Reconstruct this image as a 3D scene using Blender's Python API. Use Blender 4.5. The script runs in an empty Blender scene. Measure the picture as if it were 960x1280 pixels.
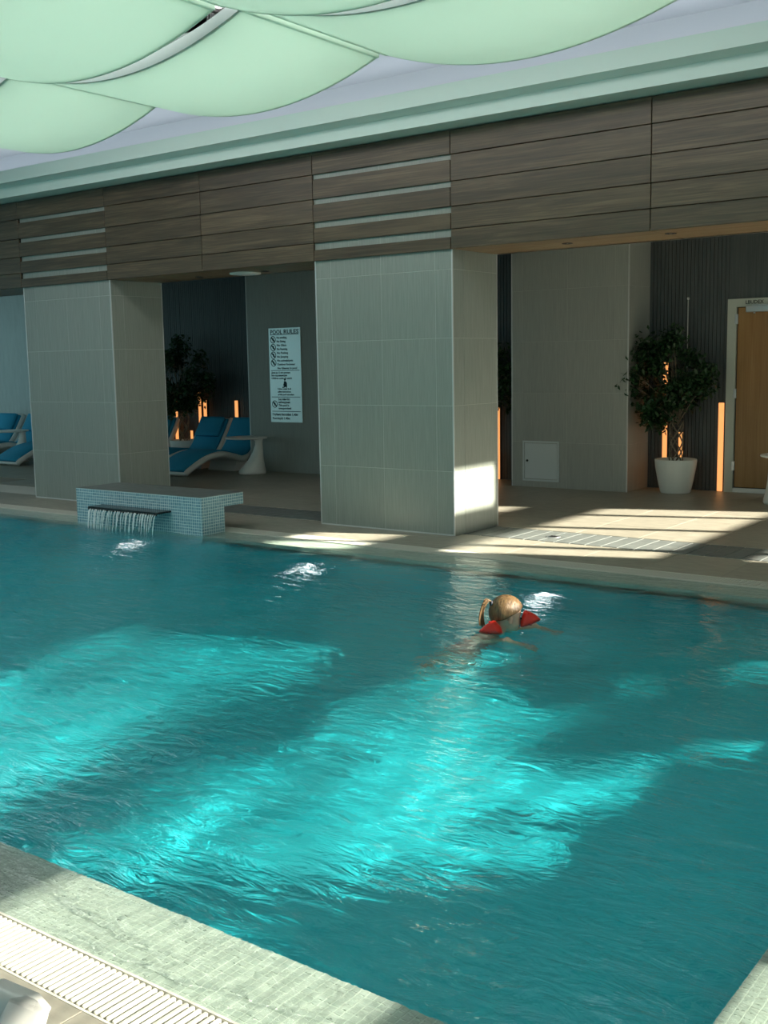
import bpy, bmesh, math, random
import numpy as np
from mathutils import Vector, Matrix

random.seed(7)
SC = bpy.context.scene
COL = SC.collection
PI = math.pi

# ------------------------------------------------------------------ camera
PITCH, YAW, ROLL, FPX = math.radians(7.682), math.radians(36.696), math.radians(-1.0304), 1378.45
CAM = Vector((0, 0, 1.55))
_fw = Vector((-math.sin(YAW) * math.cos(PITCH), math.cos(YAW) * math.cos(PITCH), -math.sin(PITCH)))
_r0 = Vector((math.cos(YAW), math.sin(YAW), 0))
_u0 = _r0.cross(_fw)
_r = math.cos(ROLL) * _r0 + math.sin(ROLL) * _u0
_u = -math.sin(ROLL) * _r0 + math.cos(ROLL) * _u0
cd = bpy.data.cameras.new('camera')
cd.sensor_fit = 'VERTICAL'; cd.sensor_height = 36.0; cd.sensor_width = 27.0
cd.lens = 36.0 * FPX / 1280.0
cd.clip_start = 0.05; cd.clip_end = 200
cam = bpy.data.objects.new('camera', cd)
m3 = Matrix((_r, _u, -_fw)).transposed()
cam.matrix_world = Matrix.Translation(CAM) @ m3.to_4x4()
COL.objects.link(cam); SC.camera = cam

# ------------------------------------------------------------------ world, sun, exposure
SUN_EL, SUN_AZ = math.radians(24.0), math.atan2(0.33, 0.944)
SUN_DIR = Vector((math.cos(SUN_EL) * math.cos(SUN_AZ), math.cos(SUN_EL) * math.sin(SUN_AZ), math.sin(SUN_EL)))
SUN_POWER, SKY_POWER = 30.0, 0.66
LUMINOUS = 3.4
wd = bpy.data.worlds.new('world'); SC.world = wd; wd.use_nodes = True
bgn = wd.node_tree.nodes['Background']
bgn.inputs[0].default_value = (0.50, 0.89, 0.93, 1); bgn.inputs[1].default_value = SKY_POWER
sl = bpy.data.lights.new('sun', 'SUN'); sl.energy = SUN_POWER; sl.angle = math.radians(0.7); sl.color = (1.0, 0.93, 0.78)
sl.cycles.is_caustics_light = True
so = bpy.data.objects.new('sun', sl); COL.objects.link(so)
so.rotation_euler = SUN_DIR.to_track_quat('Z', 'Y').to_euler(); so.location = (6, 10, 12)
SC.view_settings.view_transform = 'Standard'
SC.view_settings.look = 'None'
SC.view_settings.exposure = 0.0
SC.view_settings.gamma = 1.0
SC.view_settings.use_curve_mapping = False
SC.cycles.use_denoising = True
SC.cycles.max_bounces = 6
SC.cycles.diffuse_bounces = 3
SC.cycles.glossy_bounces = 3
SC.cycles.transmission_bounces = 4
SC.cycles.transparent_max_bounces = 8
SC.cycles.sample_clamp_indirect = 6.0
SC.cycles.use_adaptive_sampling = True
SC.cycles.adaptive_threshold = 0.035
SC.cycles.caustics_reflective = True
SC.cycles.caustics_refractive = True
SC.cycles.blur_glossy = 0.5

def portal(loc, rot, sx, sy):
    l = bpy.data.lights.new('window_portal', 'AREA'); l.shape = 'RECTANGLE'; l.size = sx; l.size_y = sy
    l.cycles.is_portal = True
    o = bpy.data.objects.new('window_portal', l); COL.objects.link(o); o.location = loc; o.rotation_euler = rot

# ------------------------------------------------------------------ materials
MATS = {}
def mat(name, color=(0.5, 0.5, 0.5), rough=0.5, metal=0.0, spec=0.5, emis=None, estr=0.0, build=None):
    m = bpy.data.materials.new(name); m.use_nodes = True
    nt = m.node_tree; b = nt.nodes['Principled BSDF']
    b.inputs['Base Color'].default_value = (*color, 1); b.inputs['Roughness'].default_value = rough
    b.inputs['Metallic'].default_value = metal; b.inputs['Specular IOR Level'].default_value = spec
    if emis:
        b.inputs['Emission Color'].default_value = (*emis, 1); b.inputs['Emission Strength'].default_value = estr
    if build: build(nt, b)
    MATS[name] = m
    return m
def N(nt, t, **kw):
    n = nt.nodes.new(t)
    for k, v in kw.items():
        if k in n.inputs: n.inputs[k].default_value = v
        else: setattr(n, k, v)
    return n
def L(nt, a, b): nt.links.new(a, b)
def coords(nt, kind='Object', scale=(1, 1, 1), rnd=0.0):
    tc = N(nt, 'ShaderNodeTexCoord'); mp = N(nt, 'ShaderNodeMapping'); mp.inputs['Scale'].default_value = scale
    L(nt, tc.outputs[kind], mp.inputs['Vector'])
    if rnd:
        oi = N(nt, 'ShaderNodeObjectInfo'); mu = N(nt, 'ShaderNodeMath', operation='MULTIPLY'); mu.inputs[1].default_value = rnd
        L(nt, oi.outputs['Random'], mu.inputs[0]); L(nt, mu.outputs[0], mp.inputs['Location'])
    return mp.outputs['Vector']
def ramp(nt, fac, stops):
    r = N(nt, 'ShaderNodeValToRGB'); els = r.color_ramp.elements
    while len(els) < len(stops): els.new(0.5)
    for e, (p, c) in zip(els, stops): e.position = p; e.color = (*c, 1)
    L(nt, fac, r.inputs['Fac']); return r.outputs['Color']
def vary(nt, col, amt):
    """slight tone change from piece to piece"""
    oi = N(nt, 'ShaderNodeObjectInfo'); mr = N(nt, 'ShaderNodeMapRange')
    mr.inputs['To Min'].default_value = 1 - amt; mr.inputs['To Max'].default_value = 1 + amt
    L(nt, oi.outputs['Random'], mr.inputs['Value'])
    hs = N(nt, 'ShaderNodeHueSaturation'); L(nt, mr.outputs[0], hs.inputs['Value']); L(nt, col, hs.inputs['Color'])
    return hs.outputs['Color']
def streaky(c1, c2, scale, amt=0.04, nscale=6.0, bump=0.0, rnd=37.0, lo=0.35, hi=0.65):
    def f(nt, b):
        v = coords(nt, 'Object', scale, rnd)
        n = N(nt, 'ShaderNodeTexNoise', Scale=nscale, Detail=6.0, Roughness=0.6); L(nt, v, n.inputs['Vector'])
        c = ramp(nt, n.outputs['Fac'], [(lo, c1), (hi, c2)])
        L(nt, vary(nt, c, amt), b.inputs['Base Color'])
        if bump:
            bp = N(nt, 'ShaderNodeBump', Strength=bump, Distance=0.01); L(nt, n.outputs['Fac'], bp.inputs['Height']); L(nt, bp.outputs[0], b.inputs['Normal'])
    return f
def woodf(c1, c2, c3, along):
    def f(nt, b):
        sc = [9.0, 9.0, 9.0]; sc[along] = 0.5
        v = coords(nt, 'Object', tuple(sc), 53.0)
        n = N(nt, 'ShaderNodeTexNoise', Scale=2.2, Detail=7.0, Roughness=0.65, Distortion=0.6); L(nt, v, n.inputs['Vector'])
        sc2 = [60.0, 60.0, 60.0]; sc2[along] = 1.2
        v2 = coords(nt, 'Object', tuple(sc2), 17.0)
        n2 = N(nt, 'ShaderNodeTexNoise', Scale=1.5, Detail=4.0); L(nt, v2, n2.inputs['Vector'])
        mx = N(nt, 'ShaderNodeMix', data_type='FLOAT'); mx.inputs[0].default_value = 0.35
        L(nt, n.outputs['Fac'], mx.inputs[2]); L(nt, n2.outputs['Fac'], mx.inputs[3])
        c = ramp(nt, mx.outputs[0], [(0.3, c1), (0.5, c2), (0.7, c3)])
        L(nt, vary(nt, c, 0.12), b.inputs['Base Color'])
        bp = N(nt, 'ShaderNodeBump', Strength=0.25, Distance=0.004); L(nt, mx.outputs[0], bp.inputs['Height']); L(nt, bp.outputs[0], b.inputs['Normal'])
    return f
def mosaicf(c1, c2, grout, size=0.025):
    def f(nt, b):
        tc = N(nt, 'ShaderNodeTexCoord')
        br = N(nt, 'ShaderNodeTexBrick', offset=0.0, squash=1.0)
        br.inputs['Scale'].default_value = 1.0; br.inputs['Brick Width'].default_value = size; br.inputs['Row Height'].default_value = size
        br.inputs['Mortar Size'].default_value = size * 0.085; br.inputs['Mortar Smooth'].default_value = 0.1; br.inputs['Bias'].default_value = 0.0
        br.inputs['Color1'].default_value = (*c1, 1); br.inputs['Color2'].default_value = (*c2, 1); br.inputs['Mortar'].default_value = (*grout, 1)
        L(nt, tc.outputs['UV'], br.inputs['Vector']); L(nt, br.outputs['Color'], b.inputs['Base Color'])
        bp = N(nt, 'ShaderNodeBump', Strength=0.4, Distance=0.002, invert=True); L(nt, br.outputs['Fac'], bp.inputs['Height']); L(nt, bp.outputs[0], b.inputs['Normal'])
    return f

mat('column_tile', rough=0.38, build=streaky((0.245, 0.275, 0.24), (0.295, 0.32, 0.285), (14, 14, 0.6), 0.035))
mat('pilaster_tile', rough=0.45, build=streaky((0.325, 0.34, 0.31), (0.38, 0.395, 0.36), (14, 14, 0.6), 0.03))
mat('grout', (0.50, 0.51, 0.47), 0.8)
mat('corner_metal', (0.62, 0.63, 0.62), 0.35, 0.3)
mat('plank', rough=0.42, build=woodf((0.030, 0.020, 0.011), (0.082, 0.057, 0.031), (0.175, 0.122, 0.068), 0))
mat('soffit_wood', rough=0.42, build=woodf((0.16, 0.10, 0.055), (0.25, 0.165, 0.09), (0.33, 0.22, 0.125), 0))
mat('shadow_gap', (0.02, 0.02, 0.018), 0.9)
mat('rib_panel', rough=0.55, build=streaky((0.058, 0.070, 0.074), (0.095, 0.108, 0.110), (20, 20, 0.4), 0.05))
mat('pale_plaster', rough=0.6, build=streaky((0.52, 0.55, 0.55), (0.58, 0.61, 0.61), (3, 3, 0.5), 0.0))
mat('plain_plaster', (0.62, 0.62, 0.60), 0.7)
mat('ceiling_white', (0.80, 0.80, 0.84), 0.75)
mat('cornice_pool_tint', (0.66, 0.80, 0.73), 0.5)  # white trim with the pool's green bounce light put into its colour
mat('deck_tile', rough=0.42, build=streaky((0.255, 0.24, 0.192), (0.33, 0.31, 0.25), (1.5, 4, 1), 0.05, 5.0))
mat('slate_tile', rough=0.5, build=streaky((0.11, 0.125, 0.12), (0.155, 0.17, 0.16), (2, 2, 2), 0.06))
mat('floor_grout', (0.30, 0.28, 0.23), 0.85)
mat('slate_grout', (0.62, 0.62, 0.56), 0.85)
mat('pool_tile', rough=0.4, build=mosaicf((0.012, 0.53, 0.62), (0.02, 0.57, 0.65), (0.035, 0.60, 0.66), 0.05))
mat('ledge_grout', (0.62, 0.70, 0.60), 0.7)
mat('ledge_mosaic', rough=0.3, build=streaky((0.40, 0.475, 0.41), (0.49, 0.565, 0.49), (6, 6, 6), 0.0))
mat('fountain_mosaic', rough=0.18, build=mosaicf((0.16, 0.31, 0.37), (0.25, 0.42, 0.48), (0.74, 0.84, 0.84), 0.0285))
mat('grate_white', (0.66, 0.65, 0.57), 0.45)
mat('channel', (0.10, 0.10, 0.085), 0.8)
def sailf(nt, b):
    tr = N(nt, 'ShaderNodeBsdfTranslucent'); tr.inputs['Color'].default_value = (0.74, 0.88, 0.78, 1)
    mx = N(nt, 'ShaderNodeMixShader'); mx.inputs[0].default_value = 0.45
    out = nt.nodes['Material Output']; L(nt, b.outputs[0], mx.inputs[1]); L(nt, tr.outputs[0], mx.inputs[2]); L(nt, mx.outputs[0], out.inputs['Surface'])
mat('sail', (0.78, 0.90, 0.80), 0.6, build=sailf)  # green of light bounced off the pool is mixed into white cloth
mat('sail_rim', (0.36, 0.42, 0.41), 0.55)  # darkened so the near rims read as unlit by the panels
mat('luminous', (0.9, 0.9, 0.9), 0.6, emis=(1.0, 0.96, 0.98), estr=LUMINOUS)
mat('cove', (0.9, 0.9, 0.95), 0.5, emis=(0.80, 0.90, 1.0), estr=3.8)  # glow of the added strip that lifts the ceiling
mat('dark_frame', (0.05, 0.045, 0.045), 0.5)
mat('white_plastic', (0.80, 0.80, 0.76), 0.32)
mat('blue_fabric', rough=0.85, build=streaky((0.015, 0.27, 0.46), (0.022, 0.33, 0.54), (8, 8, 8), 0.03, 20, 0.2))
mat('door_wood', rough=0.4, build=woodf((0.24, 0.12, 0.035), (0.32, 0.17, 0.055), (0.38, 0.22, 0.08), 2))
mat('frame_paint', (0.52, 0.56, 0.50), 0.45)
mat('steel', (0.60, 0.63, 0.64), 0.3, 0.85)
mat('black', (0.012, 0.013, 0.014), 0.5)
mat('spout_metal', (0.045, 0.05, 0.05), 0.25, 0.6)
mat('pot_white', (0.78, 0.79, 0.74), 0.35)
mat('soil', (0.03, 0.022, 0.015), 0.95)
mat('bark', rough=0.8, build=streaky((0.16, 0.13, 0.09), (0.26, 0.22, 0.16), (20, 20, 4), 0.05))
mat('leaf', rough=0.4, build=streaky((0.012, 0.045, 0.014), (0.03, 0.085, 0.025), (9, 9, 9), 0.1))
mat('led_orange', (0.9, 0.5, 0.2), 0.5, emis=(1.0, 0.40, 0.125), estr=1.05)
mat('sign_face', (0.88, 0.97, 0.97), 0.38, 0.75)
mat('sign_ink', (0.008, 0.05, 0.065), 0.5)
mat('hatch_white', (0.58, 0.64, 0.64), 0.4)
mat('lens_white', (0.7, 0.75, 0.75), 0.4)
mat('downlight_glow', (0.9, 0.8, 0.6), 0.4, emis=(1.0, 0.82, 0.55), estr=0.6)
mat('pool_lamp', (1, 1, 1), 0.4, emis=(0.95, 1.0, 1.0), estr=9.0)
mat('skin', (0.72, 0.44, 0.32), 0.45)
mat('band_red', (0.85, 0.028, 0.014), 0.3)
mat('band_print', (0.32, 0.01, 0.03), 0.4)
mat('swimsuit', (0.60, 0.26, 0.24), 0.6)
mat('iris', (0.03, 0.02, 0.015), 0.2)
mat('lips', (0.55, 0.22, 0.2), 0.5)
mat('hair_tie', (0.05, 0.05, 0.07), 0.6)
mat('hair', rough=0.42, build=streaky((0.075, 0.042, 0.018), (0.25, 0.15, 0.065), (30, 30, 6), 0.0, 3.0, 0.5, 0.0, 0.3, 0.7))

def water_mat():
    m = bpy.data.materials.new('pool_water'); m.use_nodes = True; nt = m.node_tree; nt.nodes.clear()
    o = N(nt, 'ShaderNodeOutputMaterial'); g = N(nt, 'ShaderNodeBsdfGlass')
    g.inputs['IOR'].default_value = 1.33; g.inputs['Roughness'].default_value = 0.0; g.inputs['Color'].default_value = (0.97, 1.0, 1.0, 1)
    v = coords(nt, 'Object', (0.75, 1.9, 1.0)); v.node.inputs['Rotation'].default_value = (0, 0, -YAW); n = N(nt, 'ShaderNodeTexNoise', Scale=7.0, Detail=4.0, Roughness=0.6, Distortion=0.8); L(nt, v, n.inputs['Vector'])
    bp_ = N(nt, 'ShaderNodeBump', Strength=1.0, Distance=0.022); L(nt, n.outputs['Fac'], bp_.inputs['Height']); L(nt, bp_.outputs[0], g.inputs['Normal'])
    L(nt, g.outputs[0], o.inputs['Surface']); MATS['pool_water'] = m
water_mat()
def stream_mat():
    m = mat('falling_water', (0.92, 0.97, 0.98), 0.12)
    b = m.node_tree.nodes['Principled BSDF']; b.inputs['Transmission Weight'].default_value = 0.12; b.inputs['IOR'].default_value = 1.33
stream_mat()

# ------------------------------------------------------------------ mesh helpers
class MB:
    def __init__(s): s.v = []; s.f = []; s.sm = []
    def add(s, vs, fs, smooth=False):
        o = len(s.v); s.v += [tuple(p) for p in vs]; s.f += [tuple(i + o for i in f) for f in fs]; s.sm += [smooth] * len(fs); return s
    def box(s, x0, x1, y0, y1, z0, z1):
        return s.add([(x0, y0, z0), (x1, y0, z0), (x1, y1, z0), (x0, y1, z0), (x0, y0, z1), (x1, y0, z1), (x1, y1, z1), (x0, y1, z1)],
                     [(0, 3, 2, 1), (4, 5, 6, 7), (0, 1, 5, 4), (1, 2, 6, 5), (2, 3, 7, 6), (3, 0, 4, 7)])
    def quad(s, a, b, c, d): return s.add([a, b, c, d], [(0, 1, 2, 3)])
    def prism_x(s, prof, x0, x1):
        """profile of (y, z) points, closed, extruded along x"""
        n = len(prof); vs = [(x0, y, z) for y, z in prof] + [(x1, y, z) for y, z in prof]
        fs = [(i, (i + 1) % n, n + (i + 1) % n, n + i) for i in range(n)] + [tuple(range(n))[::-1], tuple(range(n, 2 * n))]
        return s.add(vs, fs)
    def rings(s, rings, cap=True, smooth=True):
        n = len(rings[0]); vs = [p for r in rings for p in r]; fs = []
        for j in range(len(rings) - 1):
            for i in range(n):
                fs.append((j * n + i, j * n + (i + 1) % n, (j + 1) * n + (i + 1) % n, (j + 1) * n + i))
        if cap: fs += [tuple(range(n))[::-1], tuple(range((len(rings) - 1) * n, len(rings) * n))]
        return s.add(vs, fs, smooth)
    def lathe(s, prof, c=(0, 0, 0), n=24, cap=True, smooth=True):
        return s.rings([[(c[0] + r * math.cos(2 * PI * i / n), c[1] + r * math.sin(2 * PI * i / n), c[2] + z) for i in range(n)] for r, z in prof], cap, smooth)
    def tube(s, pts, rad, n=8, cap=True):
        pts = [Vector(p) for p in pts]; rs = rad if isinstance(rad, (list, tuple)) else [rad] * len(pts); rings = []
        for i, p in enumerate(pts):
            t = (pts[min(i + 1, len(pts) - 1)] - pts[max(i - 1, 0)]).normalized()
            a = t.cross(Vector((0, 0, 1)) if abs(t.z) < 0.9 else Vector((1, 0, 0))).normalized(); b = t.cross(a)
            rings.append([tuple(p + rs[i] * (math.cos(2 * PI * k / n) * a + math.sin(2 * PI * k / n) * b)) for k in range(n)])
        return s.rings(rings, cap)
    def ellipsoid(s, c, rx, ry, rz, R=None, nu=20, nv=12):
        rings = []; c = Vector(c)
        for j in range(1, nv):
            th = PI * j / nv; ring = []
            for i in range(nu):
                ph = 2 * PI * i / nu
                p = Vector((rx * math.sin(th) * math.cos(ph), ry * math.sin(th) * math.sin(ph), -rz * math.cos(th)))
                if R: p = R @ p
                ring.append(tuple(c + p))
            rings.append(ring)
        return s.rings(rings, True)
    def mesh(s, name, bevel=0.0):
        m = bpy.data.meshes.new(name); m.from_pydata(s.v, [], s.f)
        m.polygons.foreach_set('use_smooth', s.sm)
        if bevel:
            bm = bmesh.new(); bm.from_mesh(m)
            bmesh.ops.bevel(bm, geom=bm.edges[:], offset=bevel, segments=1, affect='EDGES', clamp_overlap=True); bm.to_mesh(m); bm.free()
        uv = m.uv_layers.new(name='UVMap').data
        for p in m.polygons:
            nx, ny, nz = abs(p.normal.x), abs(p.normal.y), abs(p.normal.z)
            for li in p.loop_indices:
                v = m.vertices[m.loops[li].vertex_index].co
                uv[li].uv = (v.x, v.y) if nz >= nx and nz >= ny else ((v.x, v.z) if ny >= nx else (v.y, v.z))
        m.update(); return m
    def build(s, name, material, parent=None, loc=(0, 0, 0), bevel=0.0):
        return link(name, s.mesh(name, bevel), material, parent, loc)
def link(name, mesh, material, parent=None, loc=(0, 0, 0)):
    if material and not mesh.materials: mesh.materials.append(MATS[material])
    o = bpy.data.objects.new(name, mesh); COL.objects.link(o); o.location = loc
    if parent: o.parent = parent
    return o
def tag(o, label=None, cat=None, group=None, kind=None):
    if label: o['label'] = label
    if cat: o['category'] = cat
    if group: o['group'] = group
    if kind: o['kind'] = kind
    return o
def empty(name, loc=(0, 0, 0), rz=0.0):
    o = bpy.data.objects.new(name, None); COL.objects.link(o); o.location = loc; o.rotation_euler = (0, 0, rz); o.empty_display_size = 0.1; return o
def copy_tree(o, parent=None):
    c = o.copy(); COL.objects.link(c); c.parent = parent
    for ch in list(o.children): copy_tree(ch, c)
    return c
TILE = {}
def piece(name, material, parent, dims, loc, bevel=0.0015):
    """one tile / plank / board: a bevelled slab centred on loc, sharing mesh data with its like"""
    key = (name, material, tuple(round(d, 3) for d in dims))
    if key not in TILE:
        a, b, c = (d / 2 for d in dims); TILE[key] = MB().box(-a, a, -b, b, -c, c).mesh(name, bevel); TILE[key].materials.append(MATS[material])
    return link(name, TILE[key], None, parent, loc)
def spans(a, b, cuts):
    e = [a] + [c for c in sorted(cuts) if a + 0.01 < c < b - 0.01] + [b]; return list(zip(e[:-1], e[1:]))

# ------------------------------------------------------------------ the hall: floor and pool
XL, XR = -19.0, 2.2
YF = 12.60           # face of the ribbed back wall
POOL_X0, POOL_X1, POOL_Y0, POOL_Y1 = -16.0, -0.842, 2.035, 7.10
NEAR_LEDGE, NEAR_GRATE = 1.737, 1.555
FAR_LEDGE, FAR_GRATE = 7.40, 7.61
RIGHT_LEDGE = -0.30
f = MB()
f.box(XL, XR, FAR_GRATE, 14.2, -0.30, -0.006)
f.box(XL, XR, -3.2, NEAR_GRATE, -0.30, -0.006)
f.box(RIGHT_LEDGE + 0.2, XR + 0.2, NEAR_GRATE, FAR_GRATE, -0.30, -0.006)
f.box(XL, POOL_X0, NEAR_GRATE, FAR_GRATE, -0.30, -0.006)
floor = tag(f.build('floor', 'floor_grout'), 'warm grey tiled pool deck around the water', kind='structure')
T = 0.6
def xlines(x0, x1): return [-3.3 + T * k for k in range(-40, 20) if x0 < -3.3 + T * k < x1]
G = 0.003
rows = [(FAR_GRATE, 8.36), (8.94, 9.54), (9.54, 10.14), (10.14, 10.74), (10.74, 11.34), (11.34, 11.94), (11.94, YF)]
for (y0, y1) in rows:
    for (x0, x1) in spans(-13.4 if y0 < 9 else -16.5, -1.2, xlines(-17, -1.2)):
        piece('floor_tile', 'deck_tile', floor, (x1 - x0 - G, y1 - y0 - G, 0.012), ((x0 + x1) / 2, (y0 + y1) / 2, -0.006))
sg = MB().box(-14.0, -1.2, 8.36, 8.94, -0.02, -0.0045).build('slate_bed', 'slate_grout', floor)
k = 0; x = -9.0
while x < -2.0:
    if not (-6.9 < x < -5.5):
        piece('slate_tile', 'slate_tile', floor, (0.138, 0.53, 0.012), (x + 0.07, 8.65, -0.0062 + 0.001))
    x += 0.1475
for (y0, y1) in ((0.355, 0.955), (0.955, NEAR_GRATE)):
    for (x0, x1) in spans(-3.9, -0.3, xlines(-3.9, -0.3)):
        piece('floor_tile', 'deck_tile', floor, (x1 - x0 - G, y1 - y0 - G, 0.012), ((x0 + x1) / 2, (y0 + y1) / 2, -0.006))

# basin: deep on the left, slope added at right so refracted sun lands
D = -1.40; LZ = -0.020
SLOPE_X0, SLOPE_Z1 = -4.30, -0.13
b = MB()
b.quad((POOL_X0, POOL_Y0, D), (SLOPE_X0, POOL_Y0, D), (SLOPE_X0, POOL_Y1, D), (POOL_X0, POOL_Y1, D))
b.quad((SLOPE_X0, POOL_Y0, D), (POOL_X1, POOL_Y0, SLOPE_Z1), (POOL_X1, POOL_Y1, SLOPE_Z1), (SLOPE_X0, POOL_Y1, D))
b.add([(POOL_X0, POOL_Y0, LZ), (POOL_X1, POOL_Y0, LZ), (POOL_X1, POOL_Y0, SLOPE_Z1), (SLOPE_X0, POOL_Y0, D), (POOL_X0, POOL_Y0, D)], [(0, 1, 2, 3, 4)])
b.add([(POOL_X1, POOL_Y1, LZ), (POOL_X0, POOL_Y1, LZ), (POOL_X0, POOL_Y1, D), (SLOPE_X0, POOL_Y1, D), (POOL_X1, POOL_Y1, SLOPE_Z1)], [(0, 1, 2, 3, 4)])
b.quad((POOL_X1, POOL_Y0, LZ), (POOL_X1, POOL_Y1, LZ), (POOL_X1, POOL_Y1, SLOPE_Z1), (POOL_X1, POOL_Y0, SLOPE_Z1))
b.quad((POOL_X0, POOL_Y1, LZ), (POOL_X0, POOL_Y0, LZ), (POOL_X0, POOL_Y0, D), (POOL_X0, POOL_Y1, D))
basin = tag(b.build('pool_basin', 'pool_tile'), 'turquoise mosaic pool basin under the water', kind='structure')
basin.cycles.is_caustics_receiver = True
MB().box(POOL_X0, POOL_X1 - 0.002, POOL_Y1 - 0.006, POOL_Y1 - 0.001, -0.17, LZ).build('brightening_band', 'ledge_mosaic', basin)  # pale band added to lighten the dark far wall under the water

# overflow ledges just under the water
e = MB()
e.box(POOL_X0, RIGHT_LEDGE, NEAR_LEDGE, POOL_Y0, -0.3, LZ)
e.box(POOL_X0, RIGHT_LEDGE, POOL_Y1, FAR_LEDGE, -0.3, LZ)
e.box(POOL_X1, RIGHT_LEDGE, POOL_Y0, POOL_Y1, -0.3, LZ)
ledge = tag(e.build('pool_ledge', 'ledge_grout'), 'pale mosaic overflow ledge just below the waterline', kind='structure')
ledge.cycles.is_caustics_receiver = True
def mosaic(name, x0, x1, y0, y1, p=0.0249, g=0.0022, h=0.0013):
    mb = MB(); nx = int(round((x1 - x0) / p)); ny = int(round((y1 - y0) / p))
    for i in range(nx):
        for j in range(ny):
            a, c = x0 + i * p, y0 + j * p; d = 0.001
            z = LZ + h + random.uniform(-0.0003, 0.0003)
            vs = [(a + g / 2, c + g / 2, LZ), (a + p - g / 2, c + g / 2, LZ), (a + p - g / 2, c + p - g / 2, LZ), (a + g / 2, c + p - g / 2, LZ),
                  (a + g / 2 + d, c + g / 2 + d, z), (a + p - g / 2 - d, c + g / 2 + d, z), (a + p - g / 2 - d, c + p - g / 2 - d, z), (a + g / 2 + d, c + p - g / 2 - d, z)]
            mb.add(vs, [(4, 5, 6, 7), (0, 1, 5, 4), (1, 2, 6, 5), (2, 3, 7, 6), (3, 0, 4, 7)])
    o = mb.build(name, 'ledge_mosaic', ledge); o['kind'] = 'stuff'; o.cycles.is_caustics_receiver = True; return o
mosaic('mosaic_tiles', -3.75, POOL_X1, NEAR_LEDGE, POOL_Y0)
mosaic('mosaic_tiles', POOL_X1, RIGHT_LEDGE, NEAR_LEDGE, 3.3)
mosaic('mosaic_tiles', -13.0, -1.2, POOL_Y1, FAR_LEDGE, p=0.05)

# gratings over the overflow channel
def slat_mesh(w, l):
    pr = []
    for k in range(5):
        a = -PI / 2 + PI * k / 4; pr.append((w / 2 * math.sin(a) * 1.0, l / 2 - w / 2 + w / 2 * math.cos(a)))
    ring = pr + [(-x_, -y_) for x_, y_ in pr]
    return MB().rings([[(x_, y_, -0.03) for x_, y_ in ring], [(x_, y_, -0.003) for x_, y_ in ring], [(x_ * .8, y_ * .985, 0.0) for x_, y_ in ring]], True, False)
gn = empty('overflow_grate', (-2.2, (NEAR_LEDGE + NEAR_GRATE) / 2, 0))
tag(gn, 'white slatted overflow grate along the near pool ledge', 'grate')
gw = NEAR_LEDGE - NEAR_GRATE
gm = slat_mesh(0.0118, gw - 0.022).mesh('slat'); gm.materials.append(MATS['grate_white'])
for i in range(76):
    link('slat', gm, None, gn, (-0.75 + i * 0.0225, 0, 0))
MB().box(-2.4, 2.0, -gw / 2, gw / 2, -0.09, -0.07).build('channel', 'channel', gn)
MB().box(-2.4, 2.0, gw / 2 - 0.008, gw / 2, -0.06, -0.001).box(-2.4, 2.0, -gw / 2, -gw / 2 + 0.007, -0.06, -0.001).build('channel_frame', 'grate_white', gn)
gf = empty('overflow_grate', (-7.0, (FAR_LEDGE + FAR_GRATE) / 2, 0))
tag(gf, 'white slatted overflow grate along the far pool edge below the columns', 'grate')
mb = MB(); gw2 = FAR_GRATE - FAR_LEDGE
for i in range(520): mb.box(-6.5 + i * 0.0225, -6.5 + i * 0.0225 + 0.0125, -gw2 / 2 + 0.01, gw2 / 2 - 0.01, -0.03, 0.0)
o = mb.build('slats', 'grate_white', gf); o['kind'] = 'stuff'
MB().box(-9, 7.5, -gw2 / 2, gw2 / 2, -0.09, -0.07).build('channel', 'channel', gf)
MB().box(-9, 7.5, gw2 / 2 - 0.008, gw2 / 2, -0.06, -0.001).box(-9, 7.5, -gw2 / 2, -gw2 / 2 + 0.008, -0.06, -0.001).build('channel_frame', 'grate_white', gf)

WAVE_N, WAVE_MIN, WAVE_DEC, WAVE_AMP = 70, 0.20, 0.80, 0.00040
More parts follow.
